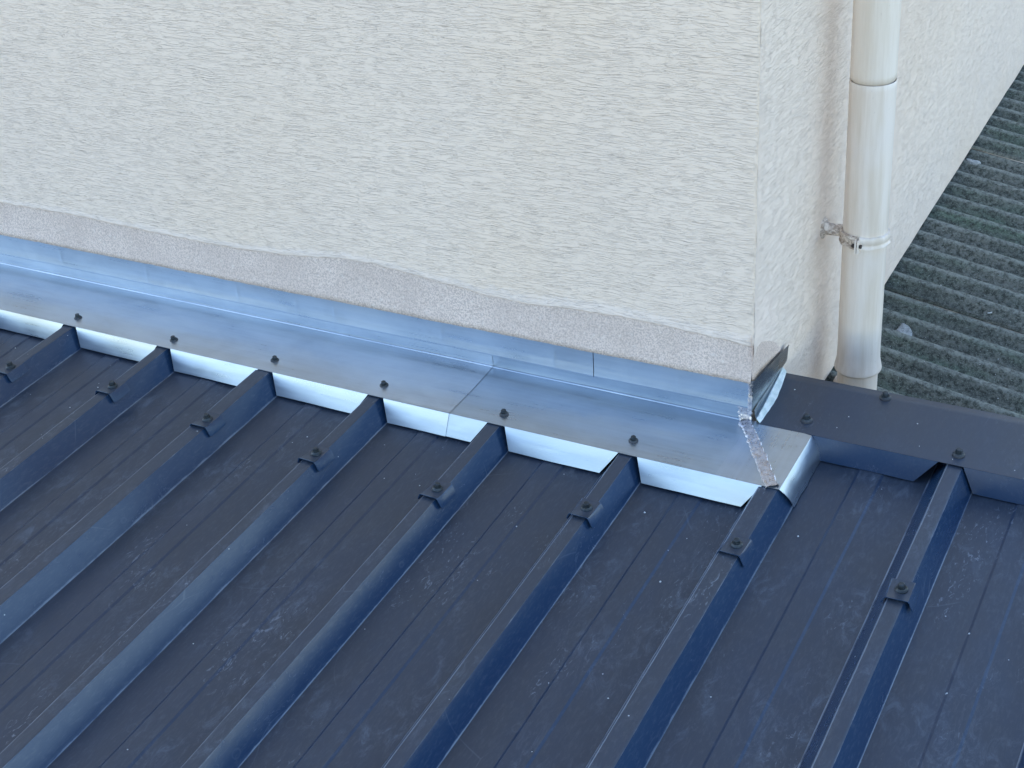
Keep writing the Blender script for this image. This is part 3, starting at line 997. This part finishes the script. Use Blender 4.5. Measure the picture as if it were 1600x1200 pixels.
# ------------------------------------------------------------------ dark edge trim
trim = empty('edge_trim', RP(0.6, 0.07, AH))
tag(trim, 'slate blue folded edge trim running right from the house corner above the roof', 'roof trim')
CH = 0.0436
YB = 0.155
rows = []
for j in range(9):
    t_ = j / 8.0
    y = -0.0085 + (YB + 0.0085) * t_
    r = []
    for i in range(40):
        u = i / 39.0
        x0 = 0.022 - 0.012 * t_ + (0.088 if t_ == 0 else 0) * 0
        x = x0 + (1.35 - x0) * u
        r.append(RP(x, y, CH + 0.0009 * nz(x * 4, y * 9) * math.sin(math.pi * t_)))
    rows.append(r)
rows.append([p + Vector((0, 0.0015, -0.002)) for p in rows[-1]])
rows.append([p + Vector((0, 0.001, -0.07)) for p in rows[-1]])
m_ = MB(); m_.grid(rows)
f = m_.build('top_plate', M['cap'], trim); mark_sharp(f, 60)
for k in (1, 0, -1, -2):
    c0, c1 = rib_c(k), rib_c(k - 1)
    a0, b0 = c0 + 0.0125, c0 + 0.0325
    a1, b1 = c1 - 0.0270, c1 - 0.0610
    tab(trim, a0, a1, b0, b1, y0=-0.0085, yb=-0.0190, hb=0.0035, h=CH, mat=M['cap'])
for x, y in ((0.092, 0.030), (0.194, 0.139), (0.345, 0.022), (0.60, 0.024), (0.70, 0.139)):
    add_screw(RP(x, y - 0.002, CH + 0.0004), NR, trim, 0.03, 1.2)

# sealant smeared along the trim's left end
rows = []
for i in range(31):
    t_ = i / 30.0
    y = -0.006 + 0.166 * t_
    xl = 0.0150 - 0.012 * t_ ; xr = 0.0225 + 0.0065 * math.sin(math.pi * min(1, t_)) - 0.011 * t_ + 0.0012 * nz(t_ * 9, 3)
    if t_ < 0.3: xr = min(xr, 0.022 + 0.03 * t_)
    r = []
    for j in range(9):
        s_ = j / 8.0
        x = xl + (xr - xl) * s_
        h = AH + 0.008 * (1 - s_) ** 1.5 + 0.0012 + 0.0011 * nz(x * 60, y * 16, 5) + 0.0004 * nz(x * 220, y * 120)
        if j == 8: h = CH - 0.0005
        if j == 0: h = AH - 0.002
        r.append(RP(x, y, h))
    rows.append(r)
m_ = MB(); m_.grid(rows)
tag(m_.build('sealant_bead', M['sealant'], loc=RP(0.02, 0.07, AH), smooth=True), 'pale greenish white sealant smeared between the side wall and the dark edge trim', 'sealant')
# crumb of mortar squeezed between wall foot and pipe
m_ = MB()
for q in range(3):
    cx, cy, cz = 0.030 + 0.006 * q, 0.430 + 0.020 * q, -0.128 - 0.006 * q
    rows = []
    for a1 in range(9):
        th_ = math.pi * a1 / 8
        rows.append([(cx + (0.012 + 0.003 * nz(a1, b1 * .7, q)) * math.sin(th_) * math.cos(2 * math.pi * b1 / 12), cy + 0.014 * math.sin(th_) * math.sin(2 * math.pi * b1 / 12), cz + (0.014 + 0.004 * nz(b1 % 12 * .5, a1 * .4, q)) * math.cos(th_)) for b1 in range(13)])
    m_.grid(rows)
tag(m_.build('mortar_lump', M['filler'], loc=(0.036, 0.45, -0.14), smooth=True), 'pale mortar lump squeezed between the side wall foot and the downpipe', 'mortar')

# ------------------------------------------------------------------ downpipe and its bracket
PX, PY, PR = 0.078, 0.378, 0.0395
dp = empty('downpipe', (PX, PY, -0.16))
tag(dp, 'cream painted round downpipe standing off the side wall', 'downpipe')
m_ = MB()
m_.lathe((PX, PY, 0), [(PR - 0.0030, 0.49), (PR - 0.0030, 0.5185), (PR - 0.0012, 0.5190), (PR - 0.0010, 0.53), (PR - 0.0010, 1.2), (PR - 0.0010, 5.9)], 56)
m_.build('upper_pipe', M['pipe'], dp, smooth=True)
m_ = MB()
m_.lathe((PX + 0.0005, PY, 0), [(PR - 0.0020, 0.5160), (PR - 0.0006, 0.5172), (PR - 0.0001, 0.5166), (PR - 0.0001, 0.505), (PR - 0.0002, 0.40), (PR - 0.0002, 0.20), (PR, -0.01), (PR + 0.0006, -0.030), (PR + 0.0038, -0.047), (PR + 0.0045, -0.051), (PR + 0.0038, -0.054), (PR - 0.001, -0.055)], 56)
m_.build('lower_pipe', M['pipe_low'], dp, smooth=True)
m_ = MB()
m_.lathe((PX + 0.0005, PY, 0), [(PR - 0.001, -0.050), (PR - 0.0020, -0.065), (PR - 0.003, -0.30)], 48)
m_.build('foot_spigot', M['pipe_low'], dp, smooth=True)

bk = empty('pipe_bracket', (0.0, PY, 0.225))
tag(bk, 'rust stained cream pipe bracket clamped round the downpipe', 'bracket')
BZ = 0.222
def band_ring(zc, hgt, ang0, ang1, name, bead=True):
    """half clamp: ribbed band between two angles"""
    prof = [(PR + 0.0002, -hgt / 2), (PR + 0.0046, -hgt / 2 + 0.0010), (PR + 0.0052, -hgt / 2 + 0.0045), (PR + 0.0026, -hgt / 2 + 0.0070), (PR + 0.0026, -0.0028), (PR + 0.0052, 0.0005), (PR + 0.0052, hgt / 2 - 0.0040), (PR + 0.0042, hgt / 2 - 0.0006), (PR + 0.0002, hgt / 2)]
    rows = []
    n = 40
    for i in range(n + 1):
        a_ = R(ang0 + (ang1 - ang0) * i / n)
        r = []
        for rr, z in prof:
            q_ = rr + 0.0008 * nz(a_ * 4, z * 200, 3)
            z_ = zc + z + 0.0010 * nz(a_ * 3, 8) - 0.004 * math.sin(a_)
            r.append((PX + q_ * math.cos(a_), PY + q_ * math.sin(a_), z_))
        rows.append(r)
    m_ = MB(); m_.grid(rows)
    o = m_.build(name, M['bracket'] if ang0 < 0 and ang0 < -100 else M['pipe_low'], bk)
    mark_sharp(o, 60)
band_ring(BZ, 0.025, -268, -93, 'clamp_half')
band_ring(BZ, 0.025, -87, 88, 'clamp_half')
for sy, nm in ((-1, 'clamp_ear'), (1, 'clamp_ear')):
    for sx in (-1, 1):
        m_ = MB()
        x0 = PX + (0.0008 if sx > 0 else -0.0036)
        y0 = PY + sy * (PR - 0.001); y1 = PY + sy * (PR + 0.012)
        m_.box((x0, min(y0, y1), BZ - 0.0125), (x0 + 0.0028, max(y0, y1), BZ + 0.0125))
        o = m_.build(nm, M['pipe_low'], bk, loc=(x0, PY + sy * PR, BZ))
    m_ = MB()
    m_.cyl((PX - 0.010, PY + sy * (PR + 0.0070), BZ + 0.001), (1, 0, 0), 0.0022, 0.0022, 0.016, 12)
    m_.cyl((PX - 0.0085, PY + sy * (PR + 0.0070), BZ + 0.001), (1, 0, 0), 0.0036, 0.0036, 0.0040, 6)
    m_.cyl((PX + 0.004, PY + sy * (PR + 0.0070), BZ + 0.001), (1, 0, 0), 0.0034, 0.0034, 0.004, 6)
    m_.build('bolt', M['bolt'], bk, loc=(PX, PY + sy * (PR + .01), BZ))
# arm and wall rosette
rows = []
for (x, r_) in ((0.001, 0.0195), (0.0040, 0.0190), (0.0052, 0.0165), (0.0070, 0.0135), (0.0120, 0.0115), (0.0300, 0.0110), (0.0385, 0.0120), (0.0410, 0.010)):
    rows.append([(x, PY + r_ * math.cos(2 * math.pi * i / 20) * (0.9 if x > .008 else 1), BZ + 0.004 + r_ * math.sin(2 * math.pi * i / 20) * (1 + 0.06 * nz(i, x * 200))) for i in range(21)])
m_ = MB(); m_.grid(rows)
o = m_.build('wall_arm', M['bracket'], bk); mark_sharp(o, 50)

# ------------------------------------------------------------------ mortar specks lying on the slate-blue roof
m_ = MB()
specks = [(.105, -.175, 1.8), (.160, -.215, 1.6), (-.085, -.248, 2.0)]
for i in range(85):
    x = random.uniform(-1.9, 0.9); y = -abs(random.gauss(0.0, 0.5)) - 0.2
    specks.append((x, y, random.uniform(0.7, 1.4) if random.random() < 0.8 else 2.0))
for x, y, s_ in specks:
    k = (x - RC) % 0.25
    if 0.19 < k or k < 0.045: continue
    s_ *= 0.0011
    q = [RP(x + s_ * random.uniform(.7, 1.2) * math.cos(a_), y + s_ * random.uniform(.7, 1.2) * math.sin(a_), 0.0006) for a_ in (0, 1.2, 2.4, 3.8, 5.1)]
    m_.add(q + [RP(x, y, 0.0006 + s_ * 1.1)], [(0, 1, 5), (1, 2, 5), (2, 3, 5), (3, 4, 5), (4, 0, 5)])
for i in range(14):
    x = random.uniform(0.03, 0.8); y = random.uniform(0.0, 0.14); s_ = random.uniform(.6, 1.3) * .0011
    q = [RP(x + s_ * math.cos(a_), y + s_ * math.sin(a_), CH + 0.0002) for a_ in (0, 1.2, 2.4, 3.8, 5.1)]
    m_.add(q + [RP(x, y, CH + s_)], [(0, 1, 5), (1, 2, 5), (2, 3, 5), (3, 4, 5), (4, 0, 5)])
tag(m_.build('mortar_specks', M['chip'], loc=(0, -0.5, 0)), 'white mortar specks scattered over the slate blue roof', kind='stuff')
